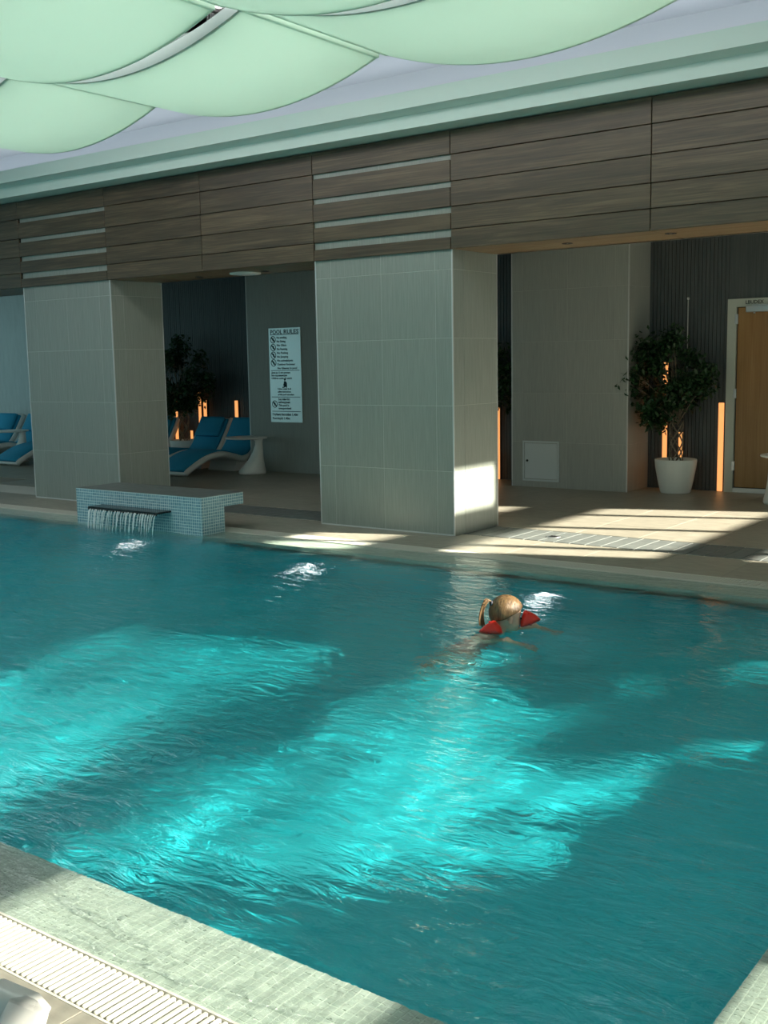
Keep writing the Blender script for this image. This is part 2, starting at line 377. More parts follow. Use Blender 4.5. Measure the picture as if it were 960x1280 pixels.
# water surface: one rippling sheet over basin and ledges
def water():
    x0, x1, y0, y1 = -14.2, RIGHT_LEDGE, NEAR_LEDGE + 0.002, FAR_LEDGE - 0.002
    st = 0.0235; nx = int((x1 - x0) / st); ny = int((y1 - y0) / st)
    X, Y = np.meshgrid(np.linspace(x0, x1, nx + 1), np.linspace(y0, y1, ny + 1))
    rng = np.random.default_rng(4); Z = np.zeros_like(X)
    for i in range(WAVE_N):
        lam = WAVE_MIN * (10.0 ** (i / (WAVE_N - 1) * WAVE_DEC)); th = rng.normal(0.45, 0.9); k = 2 * PI / lam
        warp = 0.25 * np.sin(0.9 * X * math.cos(i) + 1.1 * Y * math.sin(i) + i)
        Z += WAVE_AMP * (lam / 0.3) ** 1.15 * np.sin(k * (X * math.cos(th) + Y * math.sin(th)) + warp * 2.5 + rng.uniform(0, 2 * PI))
    # patches of calmer and livelier water
    Z *= 0.80 + 0.30 * np.sin(0.8 * X + 0.6 * Y) * np.sin(0.5 * X - 1.1 * Y + 1)
    for cx, cy, a, lam, dec in ((-3.12, 5.42, 0.0030, 0.24, 0.5), (-8.3, 6.7, 0.005, 0.24, 0.8)):
        r = np.hypot(X - cx, Y - cy); Z += a * np.sin(2 * PI * r / lam) * np.exp(-r / dec)
    edge = np.minimum.reduce([Y - POOL_Y0, POOL_Y1 - Y, POOL_X1 - X]); Z *= np.clip(0.35 + edge / 0.6, 0.22, 1.0)
    shallow = edge < 0
    Z = np.where(shallow, np.clip(Z, -0.0085, 0.005), Z) - 0.006
    # the thin film running over the near ledge, meshed finely
    ja = int(round((POOL_Y0 + 0.03 - y0) / (y1 - y0) * ny)); ia = int((-3.7 - x0) / (x1 - x0) * nx); ib = int((-0.95 - x0) / (x1 - x0) * nx)
    ys = Y[ja, 0]; fx = np.linspace(X[0, ia], X[0, ib], (ib - ia) * 4 + 1); fy = np.linspace(y0, ys, ja * 4 + 1)
    FX, FY = np.meshgrid(fx, fy)
    rim_z = np.interp(fx, X[ja, ia:ib + 1], Z[ja, ia:ib + 1])
    def front(pts, a, w):
        xs = [p[0] for p in pts]; yp = [p[1] for p in pts]
        d = FY - (np.interp(FX, xs, yp) + 0.006 * np.sin(23 * FX) + 0.003 * np.sin(61 * FX + 1))
        fade = np.clip((FX - xs[0]) / 0.1, 0, 1) * np.clip((xs[-1] - FX) / 0.1, 0, 1)
        return fade * (a * np.exp(-(d / w) ** 2) + a * 0.3 * np.tanh(d / 0.012))
    FZ = front([(-2.94, 1.96), (-2.62, 1.90), (-2.32, 1.86), (-2.12, 1.87)], 0.0036, 0.006) + front([(-2.52, 1.765), (-2.25, 1.79), (-2.02, 1.80), (-1.86, 1.83), (-1.7, 1.86), (-1.42, 1.90)], 0.0042, 0.006)
    for i in range(26):
        lam = 0.024 * (10.0 ** (i / 25 * 0.55)); th = rng.normal(0.9, 0.55); k = 2 * PI / lam
        wv = np.sin(k * (FX * math.cos(th) + FY * math.sin(th)) + 2.2 * np.sin(4.3 * FX * math.cos(i) + 6.1 * FY + i) + rng.uniform(0, 2 * PI))
        FZ += 0.000085 * (lam / 0.03) ** 1.1 * wv * (0.7 + 0.5 * np.sin(2.2 * FX + 3 * FY + i))
    bl_ = np.clip((ys - FY) / 0.05, 0, 1)
    FZ = rim_z[None, :] * (1 - bl_) + (np.clip(FZ, -0.005, 0.006) - 0.006) * bl_
    v = np.concatenate([np.stack([X, Y, Z], -1).reshape(-1, 3), np.stack([FX, FY, FZ], -1).reshape(-1, 3)])
    idx = np.arange((nx + 1) * (ny + 1)).reshape(ny + 1, nx + 1)
    q = np.stack([idx[:-1, :-1], idx[:-1, 1:], idx[1:, 1:], idx[1:, :-1]], -1)
    keep = np.ones((ny, nx), bool); keep[:ja, ia:ib] = False
    fi = (nx + 1) * (ny + 1) + np.arange(FX.size).reshape(FX.shape)
    q = np.concatenate([q[keep], np.stack([fi[:-1, :-1], fi[:-1, 1:], fi[1:, 1:], fi[1:, :-1]], -1).reshape(-1, 4)])
    m = bpy.data.meshes.new('pool_water'); m.vertices.add(len(v)); m.vertices.foreach_set('co', v.astype(np.float32).ravel())
    m.loops.add(q.size); m.loops.foreach_set('vertex_index', q.astype(np.int32).ravel())
    m.polygons.add(len(q)); m.polygons.foreach_set('loop_start', np.arange(0, q.size, 4, dtype=np.int32))
    m.polygons.foreach_set('use_smooth', np.ones(len(q), dtype=bool)); m.update(calc_edges=True)
    o = link('pool_water', m, 'pool_water'); o.cycles.is_caustics_caster = True
    tag(o, 'rippling turquoise water filling the indoor pool', 'water'); return o
water()

# lamps sunk in the far pool wall
for (x, lab) in ((-8.3, 'white underwater lamp in the pool wall just below the waterfall fountain'), (-6.1, 'white underwater lamp in the pool wall below the middle column'), (-3.84, 'white underwater lamp in the pool wall behind the swimming child')):
    t = empty('pool_lamp', (x, POOL_Y1, -0.80)); tag(t, lab, 'pool light', 'underwater lamps along the far pool wall')
    ring = [(math.cos(2 * PI * i / 24), math.sin(2 * PI * i / 24)) for i in range(24)]
    MB().rings([[(0.085 * a * 1.0, 0.0, 0.085 * c * 1.0) for a, c in ring], [(0.085 * a * 1.0, -0.03, 0.085 * c * 1.0) for a, c in ring], [(0.062 * a, -0.035, 0.085 * c) for a, c in ring], [(0.062 * a, 0.0, 0.085 * c) for a, c in ring]], False).build('bezel', 'steel', t)
    MB().rings([[(0.061 * a, -0.012, 0.061 * c) for a, c in ring], [(0.035 * a, -0.03, 0.035 * c) for a, c in ring]]).build('lens', 'pool_lamp', t)

# ------------------------------------------------------------------ columns
COLZ = 2.52; CY0, CY1 = 8.22, 8.97
def column(x0, x1, vj, lab, zj=(0.58, 1.165, 1.76, 2.353, 2.95)):
    root = tag(MB().box(x0 + 0.0005, x1 - 0.0005, CY0 - 0.0005, CY1 - 0.0005, 0, 3.5).build('column', 'grout'), lab, kind='structure')
    for (z0, z1) in spans(0, 3.5, zj):
        for (a, c) in spans(x0, x1, vj):
            piece('wall_tile', 'column_tile', root, (c - a - G, 0.012, z1 - z0 - G), ((a + c) / 2, CY0 + 0.004, (z0 + z1) / 2))
        if z0 > 2.5: continue
        for (a, c) in spans(CY0, CY1, [CY0 + 0.18]):
            for xx, s in ((x1, -1), (x0, 1)):
                piece('wall_tile', 'column_tile', root, (0.012, c - a - G, z1 - z0 - G), (xx + s * 0.004, (a + c) / 2, (z0 + z1) / 2))
    for xx in (x0, x1):
        s = 1 if xx == x1 else -1
        MB().box(xx - 0.006, xx + 0.006, CY0 - 0.006, CY0 + 0.006, 0, COLZ).build('corner_trim', 'corner_metal', root)
        MB().box(xx - 0.005, xx + 0.005, CY1 - 0.005, CY1 + 0.005, 0, COLZ).build('corner_trim', 'corner_metal', root)
    MB().box(x0 - 0.002, x1 + 0.002, CY0 - 0.006, CY0, 0, 0.012).build('base_trim', 'corner_metal', root)
    return root
column(-6.885, -5.34, (-6.70, -6.115, -5.52), 'broad grey tiled middle column with sunlit right side')
column(-11.43, -9.865, (-11.22, -10.64, -10.06), 'grey tiled column standing behind the waterfall fountain')

# ------------------------------------------------------------------ wooden beam above the columns
BY = 8.19
beam = tag(MB().box(XL, XR, BY + 0.035, 8.96, 2.535, 3.52).build('beam', 'shadow_gap'), 'dark timber clad beam spanning the columns', kind='structure')
zb = [(3.314, 3.515), (3.089, 3.314), (2.879, 3.089), (2.688, 2.879), (2.52, 2.688)]
slot_top = {1: 3.268, 2: 3.039, 3: 2.823, 4: 2.621}
xj = [-17.5, -15.95, -14.4, -12.95, -11.437, -9.872, -8.378, -6.878, -5.333, -3.511, -1.7, 0.1, 2.0]
for a, c in zip(xj[:-1], xj[1:]):
    slotted = any(abs(a - q) < 0.02 for q in (-11.437, -6.878, -15.95))
    for i, (z0, z1) in enumerate(zb):
        zt = slot_top[i] if (slotted and i) else z1 - 0.005
        piece('plank', 'plank', beam, (c - a - 0.006, 0.026, zt - z0), ((a + c) / 2, BY + 0.013 + (0.003 if i % 2 else 0), (zt + z0) / 2), 0.003)
# soffit boards between the columns
for (a, c) in ((-17.4, -11.45), (-9.85, -6.90), (-5.325, -3.511), (-3.511, -0.2)):
    for (y0, y1) in ((BY, 8.45), (8.45, 8.71), (8.71, 8.965)):
        piece('soffit_board', 'soffit_wood', beam, (c - a - 0.004, y1 - y0 - 0.003, 0.018), ((a + c) / 2, (y0 + y1) / 2, 2.529), 0.002)
def downlight(x, y, lab, r=0.045):
    t = empty('downlight', (x, y, 2.52)); tag(t, lab, 'ceiling light', 'small downlights in the beam soffit')
    MB().lathe([(r, 0.0), (r, -0.006), (r * 0.72, -0.007), (r * 0.7, 0.0)], n=20, cap=False).build('trim_ring', 'dark_frame', t)
    MB().lathe([(r * 0.7, -0.001), (r * 0.3, -0.003)], n=20).build('lens', 'downlight_glow', t)
downlight(-8.91, 8.66, 'small round downlight in soffit nearest the left column')
downlight(-7.94, 8.66, 'small round downlight in soffit right of the round ceiling disc')
downlight(-4.39, 8.53, 'small round downlight in soffit right of the middle column')
downlight(-3.46, 8.47, 'small round downlight in soffit near the beam joint at far right')
t = empty('ceiling_disc_light', (-8.217, 8.655, 2.52)); tag(t, 'pale round flush ceiling disc under the beam left of the middle column', 'ceiling light')
MB().lathe([(0.165, 0.0), (0.165, -0.012), (0.15, -0.018)], n=32).build('rim', 'white_plastic', t)
MB().lathe([(0.148, -0.016), (0.10, -0.024), (0.0005, -0.026)], n=32).build('diffuser', 'lens_white', t)

# ------------------------------------------------------------------ cornice and ceiling
tag(MB().prism_x([(BY + 0.04, 3.522), (7.95, 3.522), (7.95, 3.632), (7.80, 3.650), (7.80, 3.785), (8.9, 3.785), (8.9, 3.522)], XL, XR).build('trim_1', 'cornice_pool_tint'), 'stepped cornice tinted with green pool light above the timber beam', kind='structure')
CZ = 4.20
SX0, SX1, SY0, SY1 = -10.77, 0.33, 1.4, 6.47
c = MB()
c.box(XL, XR, SY1, 8.75, CZ, CZ + 0.08); c.box(XL, XR, 8.70, 8.78, 3.785, CZ); c.box(XL, XR, -3.2, SY0, CZ, CZ + 0.08)
c.box(XL, SX0, SY0, SY1, CZ, CZ + 0.08); c.box(SX1, XR, SY0, SY1, CZ, CZ + 0.08)
# sides and lid of the light well
WZ = 4.29
c.box(SX0 - 0.06, SX1 + 0.06, SY1, SY1 + 0.06, CZ, WZ); c.box(SX0 - 0.06, SX1 + 0.06, SY0 - 0.06, SY0, CZ, WZ)
c.box(SX0 - 0.06, SX0, SY0, SY1, CZ, WZ); c.box(SX1, SX1 + 0.06, SY0, SY1, CZ, WZ)
c.box(SX0 - 0.06, SX1 + 0.06, SY0 - 0.06, SY1 + 0.06, WZ, WZ + 0.05)
tag(c.build('ceiling', 'ceiling_white'), 'white hall ceiling with a raised light well', kind='structure')
tag(MB().box(XL, -1.0, 8.96, YF + 0.4, 2.92, 3.0).box(XL, -1.0, 8.9, 8.97, 2.52, 3.86).build('ceiling', 'plain_plaster'), 'low ceiling over the seating niches', kind='structure')
tag(MB().box(-1.0, XR, 8.9, 14.3, 4.3, 4.36).box(-1.06, -1.0, 8.97, YF + .4, 2.92, 4.3).box(-1.0, XR, 8.85, 8.9, 3.5, 4.36).build('ceiling', 'plain_plaster'), 'plain ceiling over the window end of the deck', kind='structure')
# luminous panels in the light well, set in dark frames
pw = (SX1 - SX0) / 5; ph = (SY1 - SY0) / 3
for i in range(5):
    for j in range(3):
        x0, y0 = SX0 + i * pw, SY0 + j * ph
        if (i, j) not in ((0, 2), (1, 2), (2, 2), (3, 2), (1, 1), (2, 1), (3, 1), (0, 1)): continue
        col_ = ['leftmost', 'second from left', 'third from left', 'fourth from left', 'rightmost'][i]
        t = empty('ceiling_light_panel', (x0 + pw / 2, y0 + ph / 2, WZ))
        tag(t, f'luminous white panel in light well above hanging sails, {col_}, {["near", "middle", "far"][j]} row', 'ceiling light', 'luminous panels above the sails')
        MB().box(-pw / 2 + 0.10, pw / 2 - 0.10, -ph / 2 + 0.10, ph / 2 - 0.10, -0.05, -0.03).build('diffuser', 'luminous', t)
        fr = MB()
        for s in (-1, 1):
            fr.box(-pw / 2 + 0.06, pw / 2 - 0.06, s * (ph / 2 - 0.10) - 0.011, s * (ph / 2 - 0.10) + 0.011, -0.075, 0.0)
            fr.box(s * (pw / 2 - 0.10) - 0.011, s * (pw / 2 - 0.10) + 0.011, -ph / 2 + 0.06, ph / 2 - 0.06, -0.075, 0.0)
        fr.build('frame', 'dark_frame', t)

# hanging curved sails
SAILZ, SAG, RIM = 3.62, 0.205, 0.075
def sail(x0, x1, y0, y1, lab, hang=()):
    t = empty('ceiling_sail', ((x0 + x1) / 2, (y0 + y1) / 2, SAILZ)); tag(t, lab, 'ceiling panel', 'curved sails hung below the ceiling')
    hx, hy = (x1 - x0) / 2, (y1 - y0) / 2; n = 28
    zc = lambda u: -SAG * (1 - u * u)
    for nm, za, zb_, hx_, hy_, mt in (('membrane', 0.0, 0.006, hx, hy, 'sail'),):
        vs = []; fs = []
        for i in range(n + 1):
            u = -1 + 2 * i / n
            for yy in (-hy, hy):
                vs.append((u * hx, yy, zc(u))); vs.append((u * hx, yy, zc(u) + 0.01))
        for i in range(n):
            a = i * 4; q = a + 4
            fs += [(a, a + 2, q + 2, q), (a + 1, q + 1, q + 3, a + 3)]
        MB().add(vs, fs, True).build('membrane', 'sail', t)
    for yy in (-hy, hy):
        vs = []; fs = []
        for i in range(n + 1):
            u = -1 + 2 * i / n
            for dy in (0.0, 0.022):
                y_ = yy - math.copysign(dy, yy) + math.copysign(0.0005, yy)
                vs.append((u * hx, y_, zc(u) + 0.001)); vs.append((u * hx, y_, zc(u) + RIM))
        for i in range(n):
            a = i * 4; q = a + 4
            fs += [(a, q, q + 1, a + 1), (a + 2, a + 3, q + 3, q + 2), (a + 1, q + 1, q + 3, a + 3), (a, a + 2, q + 2, q)]
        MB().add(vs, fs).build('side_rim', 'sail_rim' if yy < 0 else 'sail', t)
    for s in (-1, 1):
        MB().box(s * hx - 0.014, s * hx + 0.014, -hy, hy, -0.004, RIM).build('end_rim', 'sail', t, bevel=0.004)
    for (u, v) in hang:
        xx, yy = u * hx, v * hy; z0 = zc(u) + RIM
        h = MB().tube([(xx, yy, z0 - 0.02), (xx, yy, WZ - 0.08 - SAILZ)], 0.004, 6).build('hanger_wire', 'steel', t)
        MB().box(xx - 0.022, xx - 0.006, yy - 0.012, yy + 0.012, z0 - 0.015, z0 + 0.075).box(xx + 0.006, xx + 0.022, yy - 0.012, yy + 0.012, z0 - 0.015, z0 + 0.075).build('clamp', 'black', t, bevel=0.003)
R1Y0, R1Y1, R2Y0, R2Y1 = 4.98, 6.33, 3.55, 4.89
sail(-6.90, -4.70, R1Y0, R1Y1, 'curved sail tinted with pool light in the centre of the row nearest the beam', ((0.72, -0.90), (-0.86, -0.90)))
sail(-9.12, -6.92, R1Y0, R1Y1, 'curved sail tinted with pool light at the left end of the row nearest the beam', ((0.86, -0.93),))
sail(-4.62, -2.42, R1Y0, R1Y1, 'wide curved sail tinted with pool light right of centre in the row nearest the beam', ((-0.86, -0.93),))
sail(-2.34, -0.14, R1Y0, R1Y1, 'curved sail tinted with pool light at the top right corner of the view')
sail(-7.02, -4.82, R2Y0, R2Y1, 'large curved sail tinted with pool light filling the top left corner of the view', ((0.86, 0.93),))
sail(-4.74, -2.54, R2Y0, R2Y1, 'curved sail tinted with pool light only peeking in at the top edge beside the hanger')

t = empty('ceiling_fill_light', (-6.0, 8.30, 3.786)); tag(t, 'unseen cool light strip added behind the cornice to brighten the ceiling', 'light')  # hidden strip added only to brighten the ceiling
MB().box(-9.0, 7.0, -0.05, 0.05, 0.0, 0.012).build('housing', 'white_plastic', t)
MB().box(-9.0, 7.0, -0.04, 0.04, 0.0125, 0.022).build('diffuser', 'cove', t)
# ------------------------------------------------------------------ back wall, pilasters, door
wb = tag(MB().box(-14.35, -1.5, YF + 0.012, YF + 0.3, 0, 3.0).build('wall_back', 'shadow_gap'), 'dark charcoal ribbed back wall of the niches', kind='structure')
PIL = ((-11.39, -9.85), (-6.925, -5.39))
for (a, c) in ((-14.35, -11.39), (-9.85, -6.925), (-5.39, -4.44), (-3.28, -1.5)):
    mb = MB(); x = a
    while x < c - 0.01:
        w = min(0.040, c - x - 0.003); d = random.uniform(0.0, 0.004)
        mb.box(x, x + w, YF - d, YF + 0.014, 0, 2.95); x += 0.0455
    o = mb.build('rib_cladding', 'rib_panel', wb); o['kind'] = 'stuff'
o = MB().box(-4.44, -3.28, YF, YF + 0.014, 2.2, 2.95).build('head_panel', 'rib_panel', wb)
tag(MB().box(XL, -14.35, YF - 0.1, YF + 0.3, 0, 3.0).build('wall_far_left', 'pale_plaster'), 'pale grey wall behind the far left loungers', kind='structure')
PY = 12.0
def pilaster(x0, x1, vj, zj, lab, tiled=True):
    root = tag(MB().box(x0 + 0.0005, x1 - 0.0005, PY - 0.0005, YF + 0.05, 0, 2.95).build('pilaster', 'grout' if tiled else 'pilaster_tile'), lab, kind='structure')
    for (z0, z1) in spans(0, 2.95, zj):
        for (a, c) in spans(x0, x1, vj):
            piece('wall_tile', 'pilaster_tile', root, (c - a - G, 0.012, z1 - z0 - G), ((a + c) / 2, PY + 0.004, (z0 + z1) / 2))
        for xx, s in ((x1, -1), (x0, 1)):
            piece('wall_tile', 'pilaster_tile', root, (0.012, YF - PY - G, z1 - z0 - G), (xx + s * 0.004, (YF + PY) / 2, (z0 + z1) / 2))
    for xx in (x0, x1): MB().box(xx - 0.007, xx + 0.007, PY - 0.006, PY + 0.006, 0, 2.95).build('corner_trim', 'corner_metal', root)
pilaster(-11.39, -9.85, (), (), 'plain dark grey pilaster carrying the pool rules board')
pilaster(-6.925, -5.39, (-6.775, -6.172, -5.56), (0.555, 1.157, 1.773, 2.388), 'grey tiled pilaster with a small white hatch')

# door
DX0, DX1 = -4.44, -3.28
d = empty('door_1', (DX0, YF, 0)); tag(d, 'brown wooden door in a pale grey frame at the right edge', kind='structure')
fr = MB(); w = DX1 - DX0
fr.box(0, 0.10, -0.03, 0.06, 0, 2.2).box(w - 0.10, w, -0.03, 0.06, 0, 2.2).box(0.10, w - 0.10, -0.03, 0.06, 2.11, 2.2)
fr.build('door_frame', 'frame_paint', d)
MB().box(0.115, w - 0.115, -0.005, 0.04, 0.06, 2.10).build('door_leaf', 'door_wood', d)
MB().box(0.10, w - 0.10, -0.02, 0.04, 0.0, 0.05).build('threshold', 'steel', d)
for z in (0.25, 1.08, 1.92): MB().box(0.085, 0.118, -0.038, -0.004, z, z + 0.11).build('hinge', 'steel', d, bevel=0.004)
cl = MB().box(0.22, 0.62, -0.075, -0.01, 2.045, 2.115).build('door_closer', 'steel', d, bevel=0.006)
MB().box(0.28, 0.75, -0.05, -0.03, 2.115, 2.128).tube([(0.31, -0.045, 2.03), (0.31, -0.045, 2.05)], 0.012).build('closer_arm', 'steel', cl)

def text(body, size, loc, rot, material, parent, name='lettering', align='LEFT', width=None, depth=0.0006):
    cu = bpy.data.curves.new(name, 'FONT'); cu.body = body; cu.size = size; cu.align_x = align; cu.extrude = depth; cu.resolution_u = 2; cu.offset = 0.018 * size
    tmp = bpy.data.objects.new(name, cu); COL.objects.link(tmp)
    dg = bpy.context.evaluated_depsgraph_get(); me = bpy.data.meshes.new_from_object(tmp.evaluated_get(dg))
    bpy.data.objects.remove(tmp)
    o = link(name, me, material, parent, loc); o.data.materials.clear(); o.data.materials.append(MATS[material]); o.rotation_euler = rot
    if width:
        xs = [v.co.x for v in me.vertices]; o.scale.x = width / max(max(xs) - min(xs), 1e-4)
    return o
RX = (PI / 2, 0, 0)
text('LBUDEX', 0.055, (0.20, -0.031, 2.14), RX, 'black', d)

# small white hatch in the pilaster
t = empty('wall_hatch', (-6.52, PY - 0.003, 0.075)); tag(t, 'small white square access hatch low on the tiled pilaster', 'hatch')
hf = MB().box(-0.25, 0.25, -0.012, 0.0, 0.0, 0.022).box(-0.25, 0.25, -0.012, 0.0, 0.473, 0.495).box(-0.25, -0.228, -0.012, 0.0, 0.022, 0.473).box(0.228, 0.25, -0.012, 0.0, 0.022, 0.473).build('frame', 'hatch_white', t)
hd = MB().box(-0.222, 0.222, -0.010, 0.0, 0.028, 0.467).build('door', 'hatch_white', t, bevel=0.003)
MB().rings([[(-0.185 + 0.014 * math.cos(a * PI / 8), y, 0.25 + 0.014 * math.sin(a * PI / 8)) for a in range(16)] for y in (-0.010, -0.018)]).build('lock', 'black', hd)

# rules board
SX, SZ0, SZ1, SW = -10.955, 0.728, 2.078, 0.605
t = empty('rules_board', (SX, PY - 0.008, SZ0)); tag(t, 'tall pale board headed POOL RULES on the dark pilaster', 'sign')
MB().box(0, SW, -0.012, 0.0, 0, SZ1 - SZ0).build('panel', 'sign_face', t, bevel=0.002)
H = SZ1 - SZ0; yy = -0.0135
text('POOL', 0.085, (0.035, yy, H - 0.085), RX, 'sign_ink', t, width=0.225)
text('RULES', 0.085, (0.29, yy, H - 0.085), RX, 'sign_ink', t, width=0.28)
lines = ['No smoking', 'No Diving', 'No Glass', 'No Running', 'No Pushing', 'No Jumping', 'No animals/pets', 'Outdoor footwear', 'No Glasses in pool']
wid = [0.19, 0.165, 0.18, 0.20, 0.21, 0.21, 0.30, 0.34, 0.37]
for i, (s_, w_) in enumerate(zip(lines, wid)):
    text(s_, 0.042, (0.155, yy, H - 0.150 - 0.0545 * i), RX, 'sign_ink', t, width=w_)
for z in (H - 0.095, H - 0.605, 0.365, 0.158):
    MB().box(0.03, SW - 0.03, yy, -0.012, z - 0.004, z + 0.004).build('rule_line', 'sign_ink', t)
for i, s_ in enumerate(('Дети до 12 лет должны', 'быть под присмотром', 'Children under 12 watch')):
    text(s_, 0.036, (0.035, yy, H - 0.648 - 0.040 * i), RX, 'sign_ink', t, width=(0.36, 0.30, 0.39)[i])
def pictogram(cx, cz, r=0.052, figure=0):
    ring = [(math.cos(2 * PI * i / 28), math.sin(2 * PI * i / 28)) for i in range(28)]
    ic = MB().rings([[(cx + r * a, yy, cz + r * c_) for a, c_ in ring], [(cx + r * .8 * a, yy, cz + r * .8 * c_) for a, c_ in ring]], False, False)
    a = 0.6 * r
    ic.add([(cx - a - .007, yy, cz + a - .007), (cx - a + .007, yy, cz + a + .007), (cx + a + .007, yy, cz - a + .007), (cx + a - .007, yy, cz - a - .007)], [(0, 1, 2, 3)])
    ic.box(cx - 0.008, cx + 0.012, yy, -0.012, cz - 0.022, cz + 0.022)
    ic.build('pictogram', 'sign_ink', t)
for z in (H - 0.165, H - 0.275, H - 0.385, H - 0.495): pictogram(0.085, z)
pictogram(0.085, 0.262)
# standing figure with outstretched hand
fg = MB(); fx, fz = 0.29, 0.50
fg.tube([(fx, yy + .001, fz + 0.01), (fx, yy + .001, fz + 0.09)], 0.018, 8).ellipsoid((fx, yy + .001, fz + 0.115), 0.017, 0.003, 0.017)
fg.tube([(fx, yy + .001, fz + 0.08), (fx - 0.03, yy + .001, fz + 0.03)], 0.008).tube([(fx + 0.03, yy + .001, fz), (fx + 0.03, yy + .001, fz + 0.06), (fx + 0.012, yy + .001, fz + 0.08)], 0.010).tube([(fx - 0.05, yy + .001, fz + .0), (fx, yy + .001, fz + 0.012)], 0.008)
fo = fg.build('pictogram', 'sign_ink', t)
for v in fo.data.vertices: v.co.y = yy + (v.co.y - yy) * 0.02
for i, (s_, w_) in enumerate((('Follow order & all', 0.25), ('safety instructions', 0.25), ('of the pool attendant', 0.31))):
    text(s_, 0.036, (0.15, yy, 0.470 - 0.041 * i), RX, 'sign_ink', t, width=w_)
for i, (s_, w_) in enumerate((('Бассейн без', 0.22), ('наблюдения', 0.22), ('This pool is', 0.20), ('unsupervised', 0.24))):
    text(s_, 0.042, (0.155, yy, 0.318 - 0.043 * i), RX, 'sign_ink', t, width=w_)
for body_, x_, z_, w_ in (('Глубина', 0.035, 0.098, 0.155), ('бассейна', 0.205, 0.098, 0.185), ('1,40', 0.405, 0.098, 0.075), ('м', 0.49, 0.098, 0.025),
                          ('Pool', 0.035, 0.042, 0.08), ('depth', 0.125, 0.042, 0.11), ('1.40', 0.25, 0.042, 0.075), ('m', 0.335, 0.042, 0.03)):
    text(body_, 0.046, (x_, yy, z_), RX, 'sign_ink', t, width=w_)

# orange light sticks against the ribbed wall
def light_stick(x, h, lab, w=0.055, y=YF - 0.03, z0=0.0):
    t = empty('light_stick', (x, y, z0)); tag(t, lab, 'light', 'orange light sticks along the ribbed wall')
    MB().box(-w / 2 - 0.005, w / 2 + 0.005, 0.004, 0.026, 0, h + 0.006).build('housing', 'dark_frame', t)
    MB().box(-w / 2, w / 2, -0.016, 0.004, 0.004, h).build('diffuser', 'led_orange', t, bevel=0.004)
light_stick(-4.485, 1.03, 'tall orange light stick beside the door frame', 0.062)
light_stick(-5.165, 1.50, 'tallest orange light stick behind the ficus at right')
light_stick(-4.965, 0.68, 'short orange light stick behind the pot of the right ficus', 0.05)
light_stick(-7.47, 0.95, 'orange light stick in the gap right of the middle column')
light_stick(-12.215, 1.01, 'orange light stick above the backrest nearest the rules board', 0.06)
light_stick(-12.37, 0.42, 'short orange light stick seen under the lounger by the rules board', 0.06)
light_stick(-12.91, 1.01, 'orange light stick just right of the left ficus crown', 0.06)
light_stick(-13.03, 1.14, 'orange light stick partly covered by right side of the left ficus', 0.05)
light_stick(-13.24, 0.52, 'short orange light stick seen low between two loungers', 0.045)
light_stick(-13.585, 1.16, 'orange light stick shining through the left ficus beside the column', 0.06)

# ------------------------------------------------------------------ loungers and tables
def catmull(pts, n):
    out = []
    P = [pts[0]] + pts + [pts[-1]]
    for i in range(1, len(P) - 2):
        for k in range(n):
            t = k / n; a, b_, c_, d_ = (Vector(P[i + j]) for j in (-1, 0, 1, 2))
            out.append(0.5 * ((2 * b_) + (-a + c_) * t + (2 * a - 5 * b_ + 4 * c_ - d_) * t * t + (-a + 3 * b_ - 3 * c_ + d_) * t ** 3))
    out.append(Vector(pts[-1])); return out
LP = catmull([(0.0, 0.056), (0.10, 0.115), (0.40, 0.24), (0.72, 0.285), (0.98, 0.235), (1.18, 0.19), (1.36, 0.26), (1.52, 0.47), (1.68, 0.74)], 6)
def sweep(curve, hw, off0, off1, s0=0.0, s1=1.0, round_=0.02):
    """solid strip following the lounger's side curve between two offsets"""
    n = len(curve); rings = []
    a, b_ = int(s0 * (n - 1)), int(s1 * (n - 1))
    for i in range(a, b_ + 1):
        t = (curve[min(i + 1, n - 1)] - curve[max(i - 1, 0)]).normalized(); nn = Vector((-t.y, t.x)); p = curve[i]
        e0, e1 = p + nn * off0, p + nn * off1; r = min(round_, (off1 - off0) * 0.45)
        m0, m1 = p + nn * (off0 + r), p + nn * (off1 - r)
        rings.append([(-hw + r, e0.x, e0.y), (hw - r, e0.x, e0.y), (hw, m0.x, m0.y), (hw, m1.x, m1.y), (hw - r, e1.x, e1.y), (-hw + r, e1.x, e1.y), (-hw, m1.x, m1.y), (-hw, m0.x, m0.y)])
    return MB().rings(rings, True, True)
def make_lounger():
    t = empty('sun_lounger')
    sweep(LP, 0.32, -0.055, 0.0).build('frame', 'white_plastic', t)
    for s in (-1, 1):   # raised side rails of the shell
        mb = sweep(LP, 0.022, -0.056, 0.035); mb.v = [(x + s * 0.315, y, z) for x, y, z in mb.v]; mb.build('side_rail', 'white_plastic', t)
    MB().rings([[(x, y, z) for x, y in ((-0.27, a), (0.27, a), (0.27, c_), (-0.27, c_))] for z, a, c_ in ((0.0, 1.02, 1.42), (0.08, 1.06, 1.34), (0.15, 1.08, 1.30))], True, False).build('base', 'white_plastic', t)
    cu = sweep(LP, 0.285, 0.002, 0.055, 0.05, 0.99, 0.02).build('cushion', 'blue_fabric', t)
    pi = sweep(LP, 0.26, 0.05, 0.115, 0.86, 0.985, 0.03).build('pillow', 'blue_fabric', t)
    sweep(LP, 0.287, 0.004, 0.058, 0.62, 0.64, 0.02).build('seam', 'blue_fabric', cu)
    return t
first = make_lounger()
def place_lounger(o, loc, rz, lab):
    o.location = loc; o.rotation_euler = (0, 0, rz); o['label'] = lab; o['category'] = 'sun lounger'; o['group'] = 'white wave loungers with blue cushions'
place_lounger(first, (-11.82, 10.76, 0), 0, 'white wave lounger with blue cushion nearest the rules board')
